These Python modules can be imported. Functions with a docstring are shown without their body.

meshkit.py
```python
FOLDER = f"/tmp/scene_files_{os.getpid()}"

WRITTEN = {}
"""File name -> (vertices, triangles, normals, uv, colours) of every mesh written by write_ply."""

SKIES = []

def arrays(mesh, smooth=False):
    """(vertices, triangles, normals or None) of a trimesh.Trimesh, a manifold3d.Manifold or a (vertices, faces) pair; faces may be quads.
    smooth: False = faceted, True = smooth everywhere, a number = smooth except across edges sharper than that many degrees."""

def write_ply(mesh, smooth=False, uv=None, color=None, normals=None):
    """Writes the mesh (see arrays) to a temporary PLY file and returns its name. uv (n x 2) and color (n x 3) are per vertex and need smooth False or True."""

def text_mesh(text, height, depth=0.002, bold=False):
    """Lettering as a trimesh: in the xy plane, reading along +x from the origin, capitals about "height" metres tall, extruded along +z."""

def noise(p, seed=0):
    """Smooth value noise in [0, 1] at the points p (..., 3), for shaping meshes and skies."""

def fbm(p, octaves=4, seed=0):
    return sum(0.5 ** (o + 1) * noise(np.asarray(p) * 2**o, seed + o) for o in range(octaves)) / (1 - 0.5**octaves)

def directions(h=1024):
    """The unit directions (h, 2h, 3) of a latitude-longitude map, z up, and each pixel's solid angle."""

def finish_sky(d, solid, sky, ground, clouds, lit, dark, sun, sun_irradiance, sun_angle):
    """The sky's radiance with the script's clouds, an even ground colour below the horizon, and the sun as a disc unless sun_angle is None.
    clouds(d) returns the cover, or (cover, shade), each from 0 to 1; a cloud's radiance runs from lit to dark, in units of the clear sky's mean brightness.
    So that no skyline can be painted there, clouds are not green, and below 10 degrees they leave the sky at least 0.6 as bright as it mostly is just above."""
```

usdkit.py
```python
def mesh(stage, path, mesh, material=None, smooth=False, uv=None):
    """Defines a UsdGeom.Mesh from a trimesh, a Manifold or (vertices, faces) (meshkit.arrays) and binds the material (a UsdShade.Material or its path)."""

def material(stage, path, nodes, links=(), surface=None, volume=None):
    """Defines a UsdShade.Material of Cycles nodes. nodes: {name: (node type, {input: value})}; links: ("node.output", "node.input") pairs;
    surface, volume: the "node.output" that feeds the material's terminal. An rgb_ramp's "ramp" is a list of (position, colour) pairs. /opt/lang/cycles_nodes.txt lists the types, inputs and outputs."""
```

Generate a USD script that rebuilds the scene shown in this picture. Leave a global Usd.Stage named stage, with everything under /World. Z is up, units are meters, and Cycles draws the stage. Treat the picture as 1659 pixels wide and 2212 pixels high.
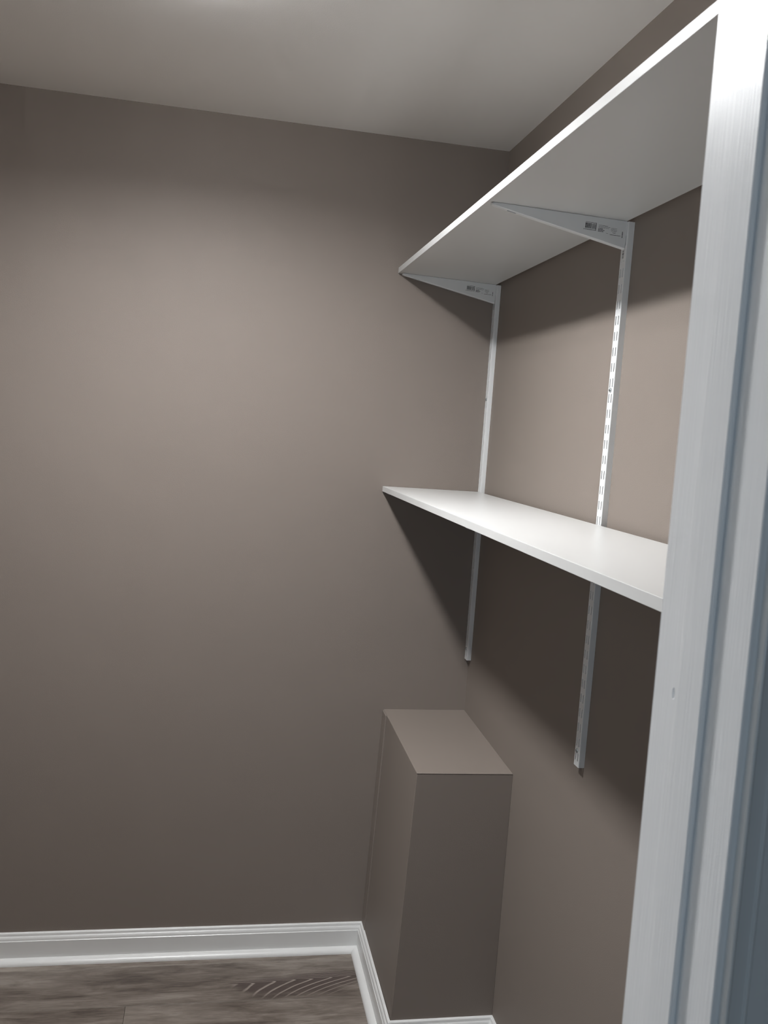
import math, random
import numpy as np, trimesh, usdkit, meshkit
import manifold3d as m3
from shapely.geometry import Polygon, box as sbox
from shapely import union_all
from pxr import Usd, UsdGeom, UsdLux, Gf, Sdf

random.seed(7)
stage = Usd.Stage.CreateInMemory()
UsdGeom.SetStageUpAxis(stage, UsdGeom.Tokens.z)
UsdGeom.SetStageMetersPerUnit(stage, 1.0)
UsdGeom.Xform.Define(stage, '/World')
UsdGeom.Scope.Define(stage, '/World/Looks')

# ------------------------------------------------------------------ camera, lights, exposure
CAM = (-0.79706, -2.61938, 1.59904)
YAW, PITCH, ROLL, FPX = 0.188671, -0.088761, 0.071114, 1945.5
EXPOSURE = 0.0
LAMP = (-0.89, -0.91)            # centre of the closet's ceiling lamp
LAMP_STRENGTH = 720.0            # radiance of the lamp's diffuser
RIM_STRENGTH = 270.0             # radiance of its frosted edge
LAMP_COLOR = (0.98, 0.99, 1.0)
HALL_COLOR = (0.60, 0.80, 1.0)   # daylight that comes through the hall's window
HALL_STRENGTH = 4.2

cam = UsdGeom.Camera.Define(stage, '/World/camera')
APER = 5.0
cam.CreateHorizontalApertureAttr(APER)
cam.CreateVerticalApertureAttr(APER * 2212 / 1659)
cam.CreateFocalLengthAttr(APER * FPX / 1659)
cam.CreateFStopAttr(2.6)
cam.CreateFocusDistanceAttr(2.3)
cam.CreateClippingRangeAttr(Gf.Vec2f(0.02, 100))
cam.GetPrim().CreateAttribute('exposure', Sdf.ValueTypeNames.Float).Set(EXPOSURE)
fw0 = np.array([math.sin(YAW), math.cos(YAW), 0]); rt = np.array([math.cos(YAW), -math.sin(YAW), 0]); up0 = np.array([0, 0, 1.])
fw = fw0 * math.cos(PITCH) + up0 * math.sin(PITCH); up = -fw0 * math.sin(PITCH) + up0 * math.cos(PITCH)
r2 = rt * math.cos(ROLL) + up * math.sin(ROLL); u2 = -rt * math.sin(ROLL) + up * math.cos(ROLL)
M = Gf.Matrix4d(*r2, 0, *u2, 0, *(-fw), 0, *CAM, 1)
cam.AddTransformOp().Set(M)

# daylight outside the hall's window, behind the photographer
sun = UsdLux.RectLight.Define(stage, '/World/window_daylight')
sun.CreateWidthAttr(1.2); sun.CreateHeightAttr(1.2)
sun.CreateColorAttr(Gf.Vec3f(*HALL_COLOR)); sun.CreateIntensityAttr(HALL_STRENGTH)
sun.AddTranslateOp().Set(Gf.Vec3d(-1.95, -4.60, 1.45)); sun.AddRotateXOp().Set(90.0)   # shines along +y

# ------------------------------------------------------------------ helpers
used = {}
def numbered(parent, name):
    k = (parent, name); n = used.get(k, 0); used[k] = n + 1
    return name if n == 0 else f'{name}_{n:03d}'
def info(prim, label=None, cat=None, group=None, kind=None):
    for k, v in (('label', label), ('category', cat), ('group', group), ('kind', kind)):
        if v: prim.SetCustomDataByKey(k, v)
class Thing:
    def __init__(self, name, loc, label, cat=None, group=None, kind=None):
        self.path = '/World/' + numbered('/World', name); self.loc = np.array(loc, float)
        self.x = UsdGeom.Xform.Define(stage, self.path); self.x.AddTranslateOp().Set(Gf.Vec3d(*map(float, loc)))
        self.prim = self.x.GetPrim(); info(self.prim, label, cat, group, kind)
    def part(self, name, mesh, mat, smooth=False, under=None, label=None):
        base = under or self.path
        path = base + '/' + numbered(base, name)
        v, f = arr(mesh)
        usdkit.mesh(stage, path, (v - self.loc, f), mat, smooth=smooth)
        if label: info(stage.GetPrimAtPath(path), label)
        return path
def solo(name, mesh, mat, label, cat=None, kind=None, smooth=False):
    path = '/World/' + numbered('/World', name)
    usdkit.mesh(stage, path, arr(mesh), mat, smooth=smooth)
    info(stage.GetPrimAtPath(path), label, cat, None, kind)
    return path
def dup(src, name, loc, label, cat, group, roty=0):
    path = '/World/' + numbered('/World', name)
    x = UsdGeom.Xform.Define(stage, path)
    x.GetPrim().GetReferences().AddInternalReference(Sdf.Path(src.path))
    x.ClearXformOpOrder()
    x.AddXformOp(UsdGeom.XformOp.TypeTranslate, UsdGeom.XformOp.PrecisionDouble).Set(Gf.Vec3d(*map(float, loc)))
    x.AddXformOp(UsdGeom.XformOp.TypeRotateY, UsdGeom.XformOp.PrecisionFloat).Set(float(roty))
    x.GetPrim().SetInstanceable(True)
    info(x.GetPrim(), label, cat, group)
def arr(m):
    v, f, n = meshkit.arrays(m)
    return v, f
def join(*ms):
    vs, fs, k = [], [], 0
    for m in ms:
        v, f = arr(m); vs.append(v); fs.append(f + k); k += len(v)
    return np.vstack(vs), np.vstack(fs)
def hullpts(P):
    h = trimesh.Trimesh(np.asarray(P, float), process=False).convex_hull
    return h
def bx(x0, x1, y0, y1, z0, z1, b=0.0):
    x0, x1 = min(x0, x1), max(x0, x1); y0, y1 = min(y0, y1), max(y0, y1); z0, z1 = min(z0, z1), max(z0, z1)
    P = []
    for sx in (0, 1):
        for sy in (0, 1):
            for sz in (0, 1):
                c = np.array([(x0, x1)[sx], (y0, y1)[sy], (z0, z1)[sz]]); s = np.array([1 - 2 * sx, 1 - 2 * sy, 1 - 2 * sz])
                if b:
                    for a in range(3):
                        q = c + s * b; q[a] = c[a]; P.append(q)
                else: P.append(c)
    return hullpts(P)
def hexa(c, b=0.0):
    """eight corners, index = sx*4 + sy*2 + sz, bevelled by b"""
    c = np.asarray(c, float); P = []
    for i in range(8):
        if not b: P.append(c[i]); continue
        d = []
        for bit in (4, 2, 1):
            e = c[i ^ bit] - c[i]; d.append(e / np.linalg.norm(e) * b)
        for a in range(3):
            P.append(c[i] + sum(d[k] for k in range(3) if k != a))
    return hullpts(P)
def mani(mesh):
    v, f = arr(mesh)
    return m3.Manifold(m3.Mesh(np.asarray(v, np.float32), np.asarray(f, np.uint32)))
def mbox(x0, x1, y0, y1, z0, z1):
    return m3.Manifold.cube([x1 - x0, y1 - y0, z1 - z0]).translate([x0, y0, z0])
def lathe(profile, seg=64):
    """profile (r, z) points -> surface of revolution about z, normals outwards for a profile that runs upwards on the outside"""
    prof = np.asarray(profile, float); n = len(prof); a = np.linspace(0, 2 * np.pi, seg, endpoint=False)
    v = np.stack([np.outer(np.cos(a), prof[:, 0]), np.outer(np.sin(a), prof[:, 0]), np.tile(prof[:, 1], (seg, 1))], 2).reshape(-1, 3)
    f = []
    for i in range(seg):
        j = (i + 1) % seg
        for k in range(n - 1): f += [[i * n + k, j * n + k, j * n + k + 1], [i * n + k, j * n + k + 1, i * n + k + 1]]
    m = trimesh.Trimesh(v, f, process=False); m.merge_vertices(); m.update_faces(m.nondegenerate_faces())
    return m
def sweep(A, B, n, profile, mA=0, mB=0):
    """profile: closed list of (d off the wall, z); A, B ends on the wall, n the inward normal; mA, mB +1 inside mitre, -1 outside mitre"""
    A, B, n = (np.array(q, float) for q in (A, B, n)); t = (B - A) / np.linalg.norm(B - A)
    pr = np.asarray(profile, float); k = len(pr)
    ra = [np.append(A + n * d + t * mA * d, z) for d, z in pr]; rb = [np.append(B + n * d - t * mB * d, z) for d, z in pr]
    v = np.array(ra + rb); f = []
    for i in range(k):
        j = (i + 1) % k; f += [[i, j, k + j], [i, k + j, k + i]]
    tri = trimesh.creation.triangulate_polygon(Polygon(pr), engine='earcut') if False else None
    cap = m3.triangulate([np.asarray(pr if Polygon(pr).exterior.is_ccw else pr[::-1], np.float64)])
    cap = np.asarray(cap)
    if not Polygon(pr).exterior.is_ccw: cap = k - 1 - cap
    f += [list(c) for c in cap] + [[k + c[0], k + c[2], k + c[1]] for c in cap]
    m = trimesh.Trimesh(v, f, process=False); m.fix_normals()
    return m
def extrude_xz(poly, y0, y1):
    """shapely polygon in (x, z) extruded along y"""
    m = trimesh.creation.extrude_polygon(poly, y1 - y0, engine='earcut') if False else None
    rings = [np.asarray(poly.exterior.coords)[:-1]] + [np.asarray(r.coords)[:-1] for r in poly.interiors]
    cs = m3.CrossSection([r for r in rings], m3.FillRule.EvenOdd)
    s = cs.extrude(y1 - y0)                       # x, z -> x, y ; up -> z
    return s.transform(np.array([[1, 0, 0, 0], [0, 0, -1, y1], [0, 1, 0, 0]], float))
def extrude_xy(poly, z0, z1):
    rings = [np.asarray(poly.exterior.coords)[:-1]] + [np.asarray(r.coords)[:-1] for r in poly.interiors]
    return m3.CrossSection(rings, m3.FillRule.EvenOdd).extrude(z1 - z0).translate([0, 0, z0])

# ------------------------------------------------------------------ materials
def paint(name, color, rough=0.55, spec=0.4, scale=420.0, bump=0.12, stretch=None, rv=0.0):
    nodes = {'geo': ('geometry', {}), 'map': ('mapping', {'scale': stretch or (1, 1, 1)}), 'n': ('noise_texture', {'scale': scale, 'detail': 3.0}),
             'b': ('bump', {'strength': bump, 'distance': 0.002}), 'p': ('principled_bsdf', {'base_color': color, 'roughness': rough, 'specular_ior_level': spec})}
    links = [('geo.position', 'map.vector'), ('map.vector', 'n.vector'), ('n.fac', 'b.height'), ('b.normal', 'p.normal')]
    return usdkit.material(stage, '/World/Looks/' + name, nodes, links, surface='p.BSDF')
def plain(name, color, rough=0.5, spec=0.5, metal=0.0):
    return usdkit.material(stage, '/World/Looks/' + name, {'p': ('principled_bsdf', {'base_color': color, 'roughness': rough, 'specular_ior_level': spec, 'metallic': metal})}, [], surface='p.BSDF')

TAUPE = paint('taupe_wall_paint', (0.224, 0.190, 0.166), 0.60, 0.25, 380, 0.10)
CEIL = paint('flat_ceiling_paint', (0.93, 0.91, 0.88), 0.85, 0.2, 300, 0.10)
HALLPAINT = paint('hall_wall_paint', (0.72, 0.72, 0.72), 0.6, 0.3, 380, 0.1)
TRIM = paint('white_trim_enamel', (0.74, 0.74, 0.73), 0.33, 0.5, 150, 0.05)
BRUSHED = paint('brushed_jamb_enamel', (0.90, 0.90, 0.90), 0.36, 0.5, 700, 0.22, (1, 1, 0.02))
MELAMINE = paint('white_melamine', (0.61, 0.61, 0.60), 0.32, 0.45, 900, 0.03)
STEEL = plain('white_powder_coat', (0.68, 0.69, 0.69), 0.38, 0.5)
INK = plain('printed_ink', (0.03, 0.03, 0.035), 0.6, 0.3)
ZINC = plain('zinc_screw_metal', (0.50, 0.54, 0.56), 0.32, 0.5, 1.0)
SUB = plain('subfloor', (0.12, 0.10, 0.09), 0.9, 0.2)
GLOW = usdkit.material(stage, '/World/Looks/lamp_diffuser', {'e': ('emission', {'color': LAMP_COLOR, 'strength': LAMP_STRENGTH})}, [], surface='e.emission')
RIMGLOW = usdkit.material(stage, '/World/Looks/lamp_frosted_rim', {'e': ('emission', {'color': LAMP_COLOR, 'strength': RIM_STRENGTH})}, [], surface='e.emission')
GLASS = usdkit.material(stage, '/World/Looks/window_glass', {'t': ('transparent_bsdf', {}), 'g': ('glossy_bsdf', {'color': (1, 1, 1), 'roughness': 0.0}), 'f': ('fresnel', {'IOR': 1.45}), 'm': ('mix_closure', {})},
                        [('f.fac', 'm.fac'), ('t.BSDF', 'm.closure1'), ('g.BSDF', 'm.closure2')], surface='m.closure')

def plank_material(name, cathedral=False):
    N, L = {}, []
    def node(nm, kind, **kw): N[nm] = (kind, kw); return nm
    def math_(nm, op, a=None, b=None, **kw):
        N[nm] = ('math', {'math_type': op, **{k: v for k, v in (('value1', a), ('value2', b)) if isinstance(v, (int, float))}, **kw})
        for k, v in (('value1', a), ('value2', b)):
            if isinstance(v, str): L.append((v, f'{nm}.{k}'))
        return nm + '.value'
    node('geo', 'geometry'); node('oi', 'object_info')
    node('off', 'combine_xyz'); off = math_('offs', 'multiply', 'oi.random', 37.0); L.append((off, 'off.x')); L.append((off, 'off.z'))
    N['add'] = ('vector_math', {'math_type': 'add'}); L.extend([('geo.position', 'add.vector1'), ('off.vector', 'add.vector2')])
    # broad streaks, fine grain and cloudy patches along the plank
    N['m1'] = ('mapping', {'scale': (1.5, 9, 1)}); N['n1'] = ('noise_texture', {'scale': 1.6, 'detail': 5.0, 'roughness': 0.6, 'distortion': 0.6})
    N['m2'] = ('mapping', {'scale': (14, 210, 1)}); N['n2'] = ('noise_texture', {'scale': 1.4, 'detail': 4.0, 'roughness': 0.65})
    N['m3'] = ('mapping', {'scale': (3.2, 14, 1)}); N['n3'] = ('noise_texture', {'scale': 2.2, 'detail': 4.0, 'roughness': 0.6, 'distortion': 0.8})
    for k in '123': L.extend([('add.vector', f'm{k}.vector'), (f'm{k}.vector', f'n{k}.vector')])
    s = math_('a1', 'multiply', 'n1.fac', 0.46); s = math_('a2', 'multiply_add', 'n2.fac', 0.26); L.append(('a1.value', 'a2.value3'))
    s = math_('a3', 'multiply_add', 'n3.fac', 0.36); L.append(('a2.value', 'a3.value3'))
    N['r'] = ('rgb_ramp', {'ramp': [(0.42, (0.084, 0.066, 0.056)), (0.49, (0.145, 0.118, 0.099)), (0.56, (0.200, 0.168, 0.143)), (0.66, (0.290, 0.252, 0.220))]}); L.append(('a3.value', 'r.fac'))
    # tone from plank to plank
    t = math_('t1', 'multiply', 'oi.random', 0.22); t = math_('t2', 'add', t, 0.89)
    N['tone'] = ('mix_color', {'blend_type': 'multiply', 'fac': 1.0}); N['tc'] = ('combine_xyz', {})
    for c in 'xyz': L.append((t, f'tc.{c}'))
    L.extend([('r.color', 'tone.a'), ('tc.vector', 'tone.b')])
    col = 'tone.result'
    if cathedral:
        # flame figure: nested arches that point along +x, dark bands with thin pale lines
        N['sx'] = ('separate_xyz', {}); L.append(('geo.position', 'sx.vector'))
        N['wn'] = ('noise_texture', {'scale': 22.0, 'detail': 2.0}); L.append(('geo.position', 'wn.vector'))
        w = math_('w1', 'subtract', 'wn.fac', 0.5)
        # axis of the figure: y = -0.146 + 0.05*(x+0.42)
        ax = math_('c1', 'multiply_add', 'sx.x', 0.05, value3=-0.148 + 0.021)
        dy = math_('c2', 'subtract', 'sx.y', ax); dyw = math_('c3', 'multiply_add', w, 0.010); L.append((dy, 'c3.value3'))
        upp = math_('c4', 'maximum', dyw, 0.0); low = math_('c5', 'multiply', dyw, -1.0); low = math_('c6', 'maximum', low, 0.0)
        lw = math_('c6b', 'multiply', low, low); lw = math_('c6c', 'add', lw, 0.00002); lw = math_('c6d', 'sqrt', lw)
        kx = math_('c6e', 'multiply_add', 'sx.x', 10.5, value3=7.6); kx = math_('c6f', 'maximum', kx, 1.0)     # the arches lengthen towards the point
        u1 = math_('c7', 'multiply', upp, 8.0); l1 = math_('c8', 'multiply', lw, kx)
        ss = math_('c9', 'add', u1, l1)
        fx = math_('d1', 'add', 'sx.x', ss); fw_ = math_('d2', 'multiply_add', w, 0.03); L.append((fx, 'd2.value3'))
        ph = math_('d3', 'multiply', fw_, 17.0); ph = math_('d3b', 'add', ph, 40.12); fr = math_('d4', 'fraction', ph)
        N['cr'] = ('rgb_ramp', {'ramp': [(0.0, (0, 0, 0)), (0.70, (0.04, 0.04, 0.04)), (0.83, (1, 1, 1)), (0.91, (1, 1, 1)), (1.0, (0, 0, 0))]}); L.append((fr, 'cr.fac'))
        N['cc'] = ('mix_color', {'a': (0.080, 0.060, 0.053), 'b': (0.300, 0.258, 0.226)}); L.append(('cr.color', 'cc.fac'))
        # where the figure shows: a long leaf around the axis
        m = math_('e1', 'multiply', low, 12.0); m2 = math_('e2', 'multiply', upp, 24.0); m = math_('e3', 'add', m, m2)
        xa = math_('e4', 'add', 'sx.x', 0.47); xa = math_('e5', 'multiply', xa, 4.6); xa = math_('e6', 'power', xa, 4.0); xa = math_('e7', 'absolute', xa)
        q = math_('e8', 'add', m, xa); qn = math_('e9', 'multiply_add', 'n1.fac', 1.2); L.append((q, 'e9.value3'))
        N['mr'] = ('map_range', {'range_type': 'smoothstep', 'from_min': 0.95, 'from_max': 1.55, 'to_min': 0.95, 'to_max': 0.0, 'clamp': True}); L.append((qn, 'mr.value'))
        N['cm'] = ('mix_color', {}); L.extend([('mr.result', 'cm.fac'), (col, 'cm.a'), ('cc.result', 'cm.b')])
        col = 'cm.result'
    N['b'] = ('bump', {'strength': 0.25, 'distance': 0.001}); L.append(('n2.fac', 'b.height'))
    N['p'] = ('principled_bsdf', {'roughness': 0.42, 'specular_ior_level': 0.4}); L.extend([(col, 'p.base_color'), ('b.normal', 'p.normal')])
    return usdkit.material(stage, '/World/Looks/' + name, N, L, surface='p.BSDF')
PLANK = plank_material('grey_brown_vinyl_plank')
PLANKC = plank_material('grey_brown_vinyl_plank_flame_figure', True)

# ------------------------------------------------------------------ the room
H = 2.44
XL = -1.80                     # closet's left wall
YI, YO = -1.9955, -2.1120      # door wall: closet face, hall face
XJ, XJL = -0.458, -1.225       # door jamb faces
HEAD = 2.035
HX0, HX1, HY = -2.6, 1.4, -4.45

solo('wall_back', bx(XL - 0.1, 0.1, 0, 0.1, -0.1, H), TAUPE, 'taupe painted back wall of the closet, facing the doorway', kind='structure')
solo('wall_right', bx(0, 0.1, YI, 0, -0.1, H), TAUPE, 'taupe painted right wall that carries the white shelves', kind='structure')
solo('wall_left', bx(XL - 0.1, XL, YI, 0, -0.1, H), TAUPE, 'taupe painted left wall of the closet, bare', kind='structure')
front = join(bx(HX0 - 0.1, XJL - 0.018, YO, YI, -0.1, H), bx(XJ + 0.018, HX1 + 0.1, YO, YI, -0.1, H), bx(XJL - 0.018, XJ + 0.018, YO, YI, HEAD + 0.018, H))
solo('wall_front', front, TAUPE, 'taupe door wall between the closet and the hall', kind='structure')
solo('ceiling', bx(XL - 0.1, 0.1, YI - 0.05, 0.1, H, H + 0.08), CEIL, 'flat white closet ceiling around the lamp', kind='structure')
solo('wall_hall_left', bx(HX0 - 0.1, HX0, HY, YO, -0.1, H), HALLPAINT, 'pale left wall of the hall outside the closet', kind='structure')
solo('wall_hall_right', bx(HX1, HX1 + 0.1, HY, YO, -0.1, H), HALLPAINT, 'pale right wall of the hall outside the closet', kind='structure')
WX0, WX1, WZ0, WZ1 = -2.50, -1.40, 0.9, 2.0
hb_ = join(bx(HX0 - 0.1, WX0, HY - 0.1, HY, -0.1, H), bx(WX1, HX1 + 0.1, HY - 0.1, HY, -0.1, H), bx(WX0, WX1, HY - 0.1, HY, -0.1, WZ0), bx(WX0, WX1, HY - 0.1, HY, WZ1, H))
solo('wall_hall_back', hb_, HALLPAINT, 'pale hall wall with the window, opposite the closet door', kind='structure')
solo('ceiling_hall', bx(HX0 - 0.1, HX1 + 0.1, HY - 0.1, YI - 0.05, H, H + 0.08), CEIL, 'flat white ceiling of the hall', kind='structure')
w = Thing('window_1', (-1.95, HY, WZ0), 'white framed hall window letting in cool daylight', kind='structure')
w.part('window_frame', join(bx(WX0, WX0 + .05, HY - .08, HY - .02, WZ0, WZ1, .003), bx(WX1 - .05, WX1, HY - .08, HY - .02, WZ0, WZ1, .003), bx(WX0 + .05, WX1 - .05, HY - .08, HY - .02, WZ0, WZ0 + .05, .003),
       bx(WX0 + .05, WX1 - .05, HY - .08, HY - .02, WZ1 - .05, WZ1, .003), bx(WX0 + .05, WX1 - .05, HY - .075, HY - .025, 1.43, 1.47, .003)), TRIM)
w.part('pane', bx(WX0 + .05, WX1 - .05, HY - .052, HY - .048, WZ0 + .05, 1.43), GLASS)
w.part('pane', bx(WX0 + .05, WX1 - .05, HY - .052, HY - .048, 1.47, WZ1 - .05), GLASS)
w.part('window_sill', bx(WX0 - .04, WX1 + .04, HY - .02, HY + .04, WZ0 - .02, WZ0, .004), TRIM)

# floor: a base and every vinyl plank
fl = Thing('floor', (0, 0, 0), 'grey-brown wood-look vinyl plank floor', kind='structure')
fl.part('floor_base', bx(HX0 - 0.1, HX1 + 0.1, HY - 0.1, 0.1, -0.1, -0.008), SUB)
PW, PL, Y0 = 0.181, 1.22, -0.236
k = -2; jr = random.Random(3)
while Y0 - k * PW > HY:
    ya, yb = Y0 - k * PW, Y0 - (k + 1) * PW          # row k: ya (far) .. yb (near)
    ya, yb = min(ya, 0.0), max(yb, HY)
    closet = yb > YI
    xa, xb = (XL, 0.0) if closet else (HX0, HX1)
    joint = {-1: -1.46, 0: -0.9575}.get(k, XL + jr.random() * PL)
    xs = sorted({xa, xb} | {joint + i * PL for i in range(-4, 5) if xa + .05 < joint + i * PL < xb - .05})
    for a, b in zip(xs[:-1], xs[1:]):
        if ya - yb < 0.01: continue
        fl.part('plank', bx(a + .0003, b - .0003, yb + .0003, ya - .0003, -0.008, 0.0, 0.0007), PLANKC if (k == -1 and b > -0.3) else PLANK)
    k += 1

# baseboards: ogee board with a quarter-round shoe
BOARD = [(0, 0), (.0145, 0), (.0145, .0640), (.0128, .0655), (.0122, .0690), (.0118, .0715), (.0098, .0748), (.0078, .0765), (.0072, .0790), (.0070, .0815), (.0062, .0835), (.0040, .0850), (0, .0855)]
SHOE = [(.0145, 0)] + [(.0145 + .0195 * math.cos(t), .0150 * math.sin(t)) for t in np.linspace(0, math.pi / 2, 9)]
ZB, ZBF, WBT, DB = 0.7613, 0.7472, 0.2544, 0.4727
WBB = 0.2740                     # boxing's width where it meets the baseboard
def baseboard(name, A, B, n, mA, mB, label):
    t = Thing(name, (*A, 0), label, kind='structure')
    t.part('board', sweep(A, B, n, BOARD, mA, mB), TRIM, smooth=25)
    t.part('shoe_molding', sweep(A, B, n, SHOE, mA, mB), TRIM, smooth=25)
baseboard('baseboard_back', (XL, 0), (-WBB, 0), (0, -1), 1, 1, 'white moulded baseboard with shoe moulding along the back wall')
baseboard('trim_1', (-WBB, 0), (-WBB - .0022, -DB), (-1, 0), 1, -1, 'white baseboard along the left side of the taupe boxed-in ledge')
baseboard('trim_2', (-WBB - .0022, -DB), (0, -DB), (0, -1), -1, 1, 'white baseboard along the front of the taupe boxed-in ledge')
baseboard('baseboard_right', (0, -DB), (0, YI), (-1, 0), 1, 1, 'white baseboard along the right wall under the shelves')
baseboard('baseboard_left', (XL, YI), (XL, 0), (1, 0), 1, 1, 'white baseboard along the left wall of the closet')
baseboard('baseboard_front', (0, YI), (XJ + .062, YI), (0, 1), 1, 0, 'white baseboard on the door wall, inside the closet right of the door')

# door frame: jambs, stops and casings; the whole frame leans a little
def lean(mesh):
    v, f = arr(mesh); v = v.copy(); v[:, 0] -= 0.0042 * (v[:, 2] - 1.30); return v, f
d = Thing('door_1', ((XJ + XJL) / 2, (YI + YO) / 2, 0), 'white painted door frame with glossy jamb, stop and casing, right edge of the view', kind='structure')
ST = 0.0050
jm = mani(bx(XJ, XJ + .018, YO, YI, 0, HEAD + .018, .0008)) - m3.Manifold.sphere(.0045, 24).scale([.35, .45, 1]).translate([XJ - .0002, -2.0252, 1.4235])
d.part('jamb', lean(jm), BRUSHED, label='right jamb with brush marks and a small nick')
d.part('jamb', bx(XJL - .018, XJL, YO, YI, 0, HEAD + .018, .0008), BRUSHED)
d.part('head_jamb', bx(XJL, XJ - .004, YO, YI, HEAD, HEAD + .018, .0008), BRUSHED)
SY0, SY1 = -2.0712, -2.0380
d.part('door_stop', lean(bx(XJ - ST, XJ, SY0, SY1, 0, HEAD - .0, .0012)), BRUSHED)
d.part('door_stop', bx(XJL, XJL + ST, SY0, SY1, 0, HEAD, .0012), BRUSHED)
d.part('door_stop', bx(XJL + ST, XJ - ST - .005, SY0, SY1, HEAD - ST, HEAD, .0012), BRUSHED)
CAS = [(0, 0), (0, .0055), (.0006, .0072), (.0016, .0078), (.0026, .0074), (.0036, .0060), (.0125, .0066), (.0132, .0082), (.0140, .0086), (.0148, .0082), (.0156, .0068), (.0300, .0095), (.046, .0125), (.052, .0150), (.057, .0150), (.057, 0)]
def casing(side):
    out = -1 if side == 'hall' else 1; y = YO if side == 'hall' else YI
    hz = HEAD + .005
    pts = lambda s: [(s * a, out * b) for a, b in CAS]
    r = extrude_xy(Polygon([(XJ + .005 + a, y + out * b) for a, b in CAS]), 0, hz + .057)
    l = extrude_xy(Polygon([(XJL - .005 - a, y + out * b) for a, b in CAS]), 0, hz + .057)
    # mitre: cut the uprights at 45 degrees
    c = 0.057
    wedge = lambda x0, s: m3.Manifold.hull_points([[x0, y + q, hz] for q in (-.03, .03)] + [[x0 + s * .07, y + q, hz + .07] for q in (-.03, .03)] + [[x0 - s * .01, y + q, hz - .01] for q in (-.03, .03)] + [[x0 - s * .01, y + q, hz + .08] for q in (-.03, .03)] + [[x0 + s * .07, y + q, hz + .08] for q in (-.03, .03)])
    r = r - wedge(XJ + .005, 1); l = l - wedge(XJL - .005, -1)
    h = []
    A, B = XJL - .005, XJ + .005
    v = []
    for s in (0, 1):
        for a, b in CAS: v.append([A - a if s == 0 else B + a, y + out * b, hz + a])
    kk = len(CAS); f = []
    for i in range(kk):
        j = (i + 1) % kk; f += [[i, j, kk + j], [i, kk + j, kk + i]]
    hm = trimesh.Trimesh(v, f, process=False)
    P = Polygon(CAS); cap = np.asarray(m3.triangulate([np.asarray(CAS if P.exterior.is_ccw else CAS[::-1], float)]))
    if not P.exterior.is_ccw: cap = kk - 1 - cap
    hm = trimesh.Trimesh(v, f + [list(c_) for c_ in cap] + [[kk + c_[0], kk + c_[2], kk + c_[1]] for c_ in cap], process=False); hm.fix_normals()
    return r, l, hm
for side in ('hall', 'closet'):
    r, l, hm = casing(side)
    d.part('casing', lean(r), TRIM, smooth=30); d.part('casing', l, TRIM, smooth=30); d.part('casing', hm, TRIM, smooth=30)

# ------------------------------------------------------------------ lamp
lp = Thing('ceiling_light', (*LAMP, H), 'round white flush ceiling light with glowing diffuser, just above the view', 'lamp')
R = 0.078
ring = lathe([(R - .004, H - .020), (R - .002, H - .043), (R, H - .046), (R + .004, H - .045), (R + .016, H - .028), (R + .022, H - .006), (R + .022, H), (R - .006, H), (R - .006, H - .020), (R - .004, H - .020)])
ring.apply_translation((*LAMP, 0)); ring.fix_normals(); lp.part('trim_ring', ring, TRIM, smooth=35)
disc = lathe([(0.0, H - .024), (R - .012, H - .023), (R - .006, H - .020), (R - .006, H - .016), (0, H - .016)])
disc.apply_translation((*LAMP, 0)); disc.fix_normals(); lp.part('diffuser', disc, GLOW, smooth=40)
rim = lathe([(.103, H - .0095), (.1055, H - .0085), (.1055, H - .0015), (.103, H - .0005), (.098, H - .0005), (.098, H - .0095), (.103, H - .0095)])
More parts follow.
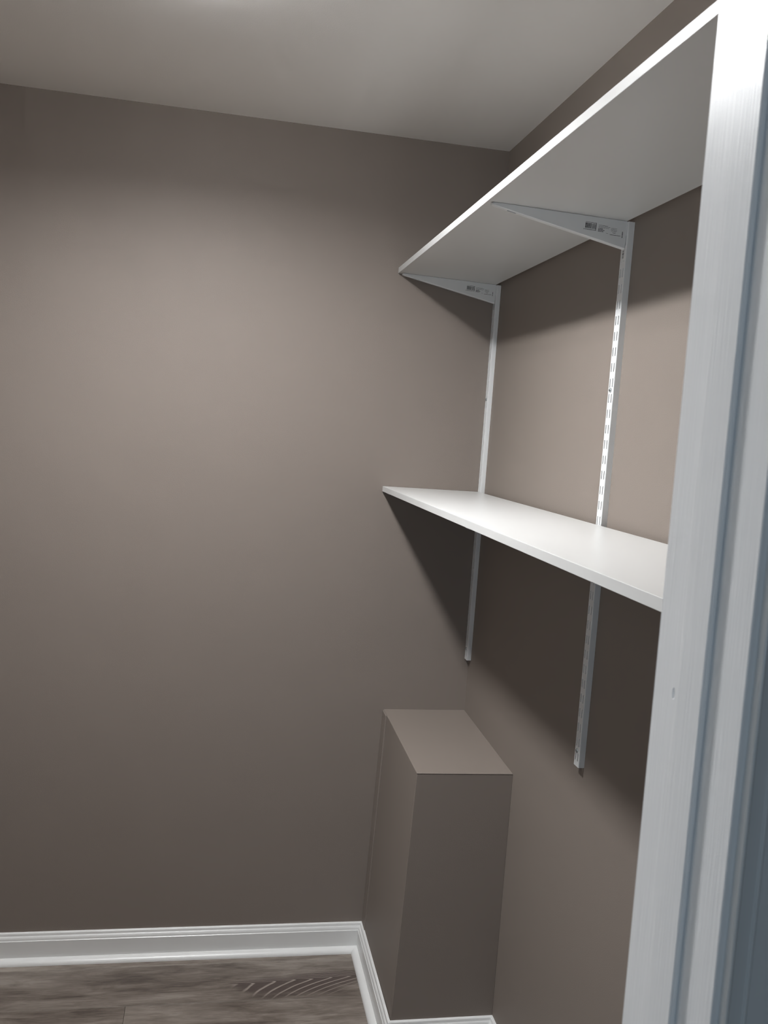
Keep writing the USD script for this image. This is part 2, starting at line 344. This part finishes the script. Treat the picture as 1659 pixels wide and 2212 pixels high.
rim.apply_translation((*LAMP, 0)); rim.fix_normals(); lp.part('frosted_rim', rim, RIMGLOW, smooth=40)

# the door itself, swung open into the closet on its left-hand hinges, just out of the view
dl = Thing('door_2', (XJL, YI, 0), 'white flush closet door standing open into the closet, left of the view', kind='structure')
DX = XJL - .030
dl.part('door_leaf', bx(DX - .035, DX, YI + .02, YI + .02 + .755, .010, HEAD - .004, .002), TRIM)
for z in (.25, 1.02, 1.80): dl.part('hinge', join(bx(DX - .001, XJL + .001, YI - .02, YI + .02, z - .044, z + .044, .0005), bx(DX + .004, DX + .014, YI + .004, YI + .014, z - .046, z + .046, .002)), ZINC)
knob = lathe([(0, 0), (.032, 0), (.032, .004), (.014, .008), (.011, .022), (.014, .034), (.024, .042), (.027, .052), (.022, .061), (.010, .065), (0, .0655)], 40)
for sgn in (1, -1):
    kn = knob.copy(); kn.apply_transform(trimesh.transformations.rotation_matrix(sgn * math.pi / 2, [0, 1, 0])); kn.apply_translation((DX if sgn > 0 else DX - .035, YI + .715, .95)); kn.fix_normals()
    dl.part('knob', kn, ZINC, smooth=40)

# ------------------------------------------------------------------ boxed-in ledge in the corner
bxg = Thing('boxed_ledge', (-.13, -.236, 0), 'low taupe painted drywall box built into the back right corner', 'ledge')
T = .012
def lx(z): return -WBT - (WBB - WBT) * (ZBF - z) / (ZBF - .0835)        # left face leans out towards the floor
zt = lambda y, x: ZB + (ZBF - ZB) * (-y / DB) - .0022 * (x + WBT) / WBT * (-y / DB)
def slab(x0t, x1t, x0b, x1b, y0, y1, ztop, zbot, b=.0012):
    # corners: index sx*4+sy*2+sz
    c = []
    for sx in (0, 1):
        for sy in (0, 1):
            for sz in (0, 1):
                y = (y0, y1)[sy]; x = ((x0b, x0t), (x1b, x1t))[sx][sz]
                c.append((x, y, zbot if sz == 0 else ztop(y, x)))
    return hexa(c, b)
g = .001
TT = .0022
bxg.part('side_panel', slab(-WBT, -WBT + T, lx(0), lx(0) + T, -DB + T, -.052, lambda y, x: zt(y, x) - TT, 0, .0006), TAUPE)
bxg.part('corner_strip', slab(-WBT - .0035, -WBT + T, lx(0) - .0015, lx(0) + T, -.052, -.0005, lambda y, x: zt(y, x) - TT, 0, .0012), TAUPE)
bxg.part('front_panel', slab(-WBT, 0, lx(0), 0, -DB, -DB + T, lambda y, x: zt(y, x) - TT, 0, .0006), TAUPE)
c = []
for x in (-WBT - .0006, 0):
    for y in (-DB - .0006, -.0003):
        for q in (TT, 0): c.append((x, y, zt(y, x) - q))
bxg.part('top_panel', hexa(c, .0009), TAUPE)

# ------------------------------------------------------------------ shelving on twin-slot standards
SW, SD, ST_ = .0253, .0133, .0013
ZS0, ZS1 = .9243, 2.0500
PITCH_S, ZSLOT = .031430, 1.9593
def make_standard(loc, label):
    """channel with its open back on the wall; local y runs along the wall, x away from it (negative)"""
    t = Thing('shelf_standard', loc, label, 'shelf standard')
    X, Y, Z = loc
    outer = sbox(-SD, -SW / 2, 0, SW / 2).union(sbox(-.002, -SW / 2, 0, SW / 2))
    outer = sbox(-SD + .0016, -SW / 2 + .0016, .01, SW / 2 - .0016).buffer(.0016, 4).intersection(sbox(-1, -1, 0, 1))
    inner = sbox(-SD + ST_, -SW / 2 + ST_, .02, SW / 2 - ST_)
    ch = extrude_xy(outer.difference(inner), ZS0, ZS1)
    cut = []
    for k_ in range(-2, 33):
        zt_ = ZSLOT - PITCH_S * k_
        if zt_ - .0176 < ZS0 + .008 or k_ == -1 or zt_ > ZS1 - .004: continue
        for s in (-1, 1): cut.append(mbox(-SD - .001, -SD + ST_ + .001, s * .0058 - .00145, s * .0058 + .00145, zt_ - .0176, zt_))
    for s in (-1, 1): cut.append(m3.Manifold.cylinder(.006, .0013, .0013, 12).rotate([0, 90, 0]).translate([-SD - .002, s * .0058, 1.9735]))
    ch = ch - m3.Manifold.batch_boolean(cut, m3.OpType.Add)
    t.part('channel', ch.translate([X, Y, 0]), STEEL, smooth=30)
    for zs in (1.7157, 1.334, .9578):
        hd = lathe([(0, .0000), (.0046, .0000), (.0046, .0009), (.0041, .0019), (.0030, .0027), (.0016, .0031), (0, .0032)], 20)
        hd = mani(hd if hd.volume > 0 else trimesh.Trimesh(hd.vertices, hd.faces[:, ::-1], process=False))
        hd = hd - (m3.Manifold.cube([.0044, .0011, .004], True) + m3.Manifold.cube([.0011, .0044, .004], True)).rotate([0, 0, 25]).translate([0, 0, .0040])
        t.part('screw', hd.rotate([0, -90, 0]).translate([X - SD, Y, zs]), ZINC, smooth=30, label='zinc screw head')
    # little printed bar code near the top
    bars = []; rr = random.Random(5); z = 1.9800
    while z < 1.9945:
        h_ = rr.choice((.0004, .0004, .0008, .0011)); bars.append(bx(X - SD - .0001, X - SD + .0001, Y - .0030, Y + .0042, z, z + h_)); z += h_ + rr.choice((.0004, .0006, .0009))
    t.part('printed_barcode', join(*bars), INK, label='black bar code printed on the steel')
    return t
YR, YLS = -.8799, -.0128
std = make_standard((0, YR, 0), 'white slotted steel standard on the right wall nearer the door')
dup(std, 'shelf_standard', (0, YLS, 0), 'white slotted steel standard in the far back corner', 'shelf standard', None)

# bracket: local frame with its origin at the hook (x = -SD, z = underside of the shelf), prints on the near side
def make_bracket(loc, roty, label, group):
    path = '/World/' + numbered('/World', 'shelf_bracket')
    t = Thing.__new__(Thing); t.path = path; t.loc = np.zeros(3)
    t.x = UsdGeom.Xform.Define(stage, path); t.x.AddTranslateOp().Set(Gf.Vec3d(*loc)); t.x.AddRotateYOp().Set(roty)
    t.prim = t.x.GetPrim(); info(t.prim, label, 'shelf bracket', group)
    Wb = .0125
    side = Polygon([(0, -.0006), (-.2740, -.0006), (-.2805, -.0013), (-.2822, -.0028), (-.2810, -.0048), (-.2765, -.0068), (0, -.0548)])
    solid = extrude_xz(side, -Wb / 2, Wb / 2)
    # rounded lower edges: hull slices of the solid with a narrower lower face
    slope = (.0548 - .0068) / .2765
    def cutter(sgn):
        P = []
        for x in (.01, -.30):
            zb = -.0548 - slope * x
            for (yy, zz) in ((Wb / 2 + .001, .0026), (Wb / 2 - .0026, -.001), (Wb / 2 + .001, -.001)):
                P.append([x, sgn * yy, zb + zz])
        return m3.Manifold.hull_points(P)
    solid = solid - cutter(1) - cutter(-1)
    inner = extrude_xz(Polygon([(.01, .01), (-.272, .01), (-.272, -.0040), (.01, -.0548 - slope * .01 + .0013)]), -Wb / 2 + .0013, Wb / 2 - .0013)
    solid = solid - inner
    hole = lambda x, r, l: m3.Manifold.batch_boolean([m3.Manifold.cylinder(.03, r, r, 14).translate([x - l / 2, 0, -.0548 - slope * x - .015]), m3.Manifold.cylinder(.03, r, r, 14).translate([x + l / 2, 0, -.0548 - slope * x - .015]), mbox(x - l / 2, x + l / 2, -r, r, -.0548 - slope * x - .015, -.0548 - slope * x + .015)], m3.OpType.Add)
    def cutlow(x, r, l):
        h_ = hole(x, r, l); zb = -.0548 - slope * x
        return h_ ^ mbox(x - .03, x + .03, -.02, .02, zb - .02, zb + .006)
    solid = solid - cutlow(-.2400, .0032, .013) - m3.Manifold.cylinder(.012, .0012, .0012, 10).translate([-.079, .001, -.0548 + slope * .079 - .006])
    t.part('bracket_arm', solid, STEEL, smooth=35)
    t.part('hook', join(*[bx(-.0012, .0105, s * .0057 - .0008, s * .0057 + .0008, -.0150 - .0007, -.0285, .0004) for s in (-1, 1)] + [bx(.0014, .0048, s * .0057 - .0008, s * .0057 + .0008, -.0285, -.0325, .0004) for s in (-1, 1)]), STEEL)
    yn = -Wb / 2
    def pr(x0, x1, z0, z1, sk=0.0):
        """a printed patch, x and z measured on the near side in the room's own coordinates, turned into the bracket's frame"""
        return bx(x0 + SD, x1 + SD, yn - .00012, yn + .0002, z0 - 2.0520, z1 - 2.0520)
    rr = random.Random(11); bars = []; x = -.1012
    while x < -.0800:
        w_ = rr.choice((.0004, .0004, .0008, .0012)); bars.append(pr(x, x + w_, 2.0285, 2.0380)); x += w_ + rr.choice((.0004, .0004, .0008))
    bars += [pr(-.1010, -.0776, 2.0393, 2.0399), pr(-.0792, -.0779, 2.0268, 2.0390), pr(-.1012, -.0790, 2.0279, 2.0283)]
    def line(x0, x1, z, h_, dens):
        xx = x0
        while xx < x1 - .0006:
            w_ = min(rr.uniform(.0008, .0026) * dens, x1 - xx); bars2.append(pr(xx, xx + w_, z, z + h_)); xx += w_ + rr.uniform(.0004, .0007)
    bars2 = []
    line(-.1045, -.0775, 2.0249, .0009, 1.3)
    for x1, z in ((-.0525, 2.0363), (-.0480, 2.0340), (-.0500, 2.0318)): line(-.0728, x1, z, .0007, .9)
    for x1, z in ((-.0625, 2.0290), (-.0595, 2.0265), (-.0620, 2.0240)): line(-.0735, x1, z, .0013, 1.2)
    for x0, x1, z in ((-.0458, -.0332, 2.0335), (-.0462, -.0340, 2.0316), (-.0465, -.0332, 2.0297), (-.0455, -.0345, 2.0278), (-.0430, -.0350, 2.0259), (-.0420, -.0355, 2.0240)): line(x0, x1, z, .0006, .7)
    line(-.0480, -.0248, 2.0205, .0010, 1.1); line(-.0560, -.0520, 2.0222, .0006, .5)
    zz = 2.0180
    while zz < 2.0300:
        h_ = rr.uniform(.0008, .0022); bars2.append(pr(-.0222, -.0206, zz, min(zz + h_, 2.0305))); zz += h_ + .0004
    t.part('printed_barcode', join(*bars), INK, label='black bar code printed on the bracket side')
    t.part('printed_text', join(*bars2), INK, label='small black print on the bracket side')
    return t
TILT = 1.25
brk = make_bracket((-SD, YR, 2.0520), TILT, 'white steel bracket with printed bar code under the upper shelf, nearer the door', None)
dup(brk, 'shelf_bracket', (-SD, YLS, 2.0520), 'white steel bracket with printed bar code under the upper shelf, in the back corner', 'shelf bracket', None, TILT)
Z2 = 1.4385; TH2 = .0155
dup(brk, 'shelf_bracket', (-SD, YR, Z2 - TH2), 'white bracket under the lower shelf nearer the door, almost wholly hidden', 'shelf bracket', None, 0)
dup(brk, 'shelf_bracket', (-SD, YLS, Z2 - TH2), 'white bracket under the lower shelf in the back corner, tip just showing', 'shelf bracket', None, 0)

def make_shelf(zrear, tilt, th, xr, xf, label):
    """board of white melamine with a banded front edge, laid on its brackets"""
    y0, y1 = -1.945, -.0015
    path = '/World/' + numbered('/World', 'shelf_board')
    t = Thing.__new__(Thing); t.path = path; t.loc = np.zeros(3)
    t.x = UsdGeom.Xform.Define(stage, path); t.x.AddTranslateOp().Set(Gf.Vec3d(-SD, 0, zrear)); t.x.AddRotateYOp().Set(tilt)
    t.prim = t.x.GetPrim(); info(t.prim, label, 'shelf')
    t.part('board', bx(xf + SD + .0006, xr + SD, y0, y1, 0, th, .0004), MELAMINE)
    t.part('edge_band', bx(xf + SD, xf + SD + .0006, y0, y1, .0001, th - .0001, .0003), MELAMINE)
make_shelf(2.0520, TILT, .0165, -.0135, -.3055, 'long white shelf board on brackets near the ceiling')
make_shelf(Z2 - TH2, 0, TH2, -.0136, -.3067, 'long white shelf board at mid height on the right wall')
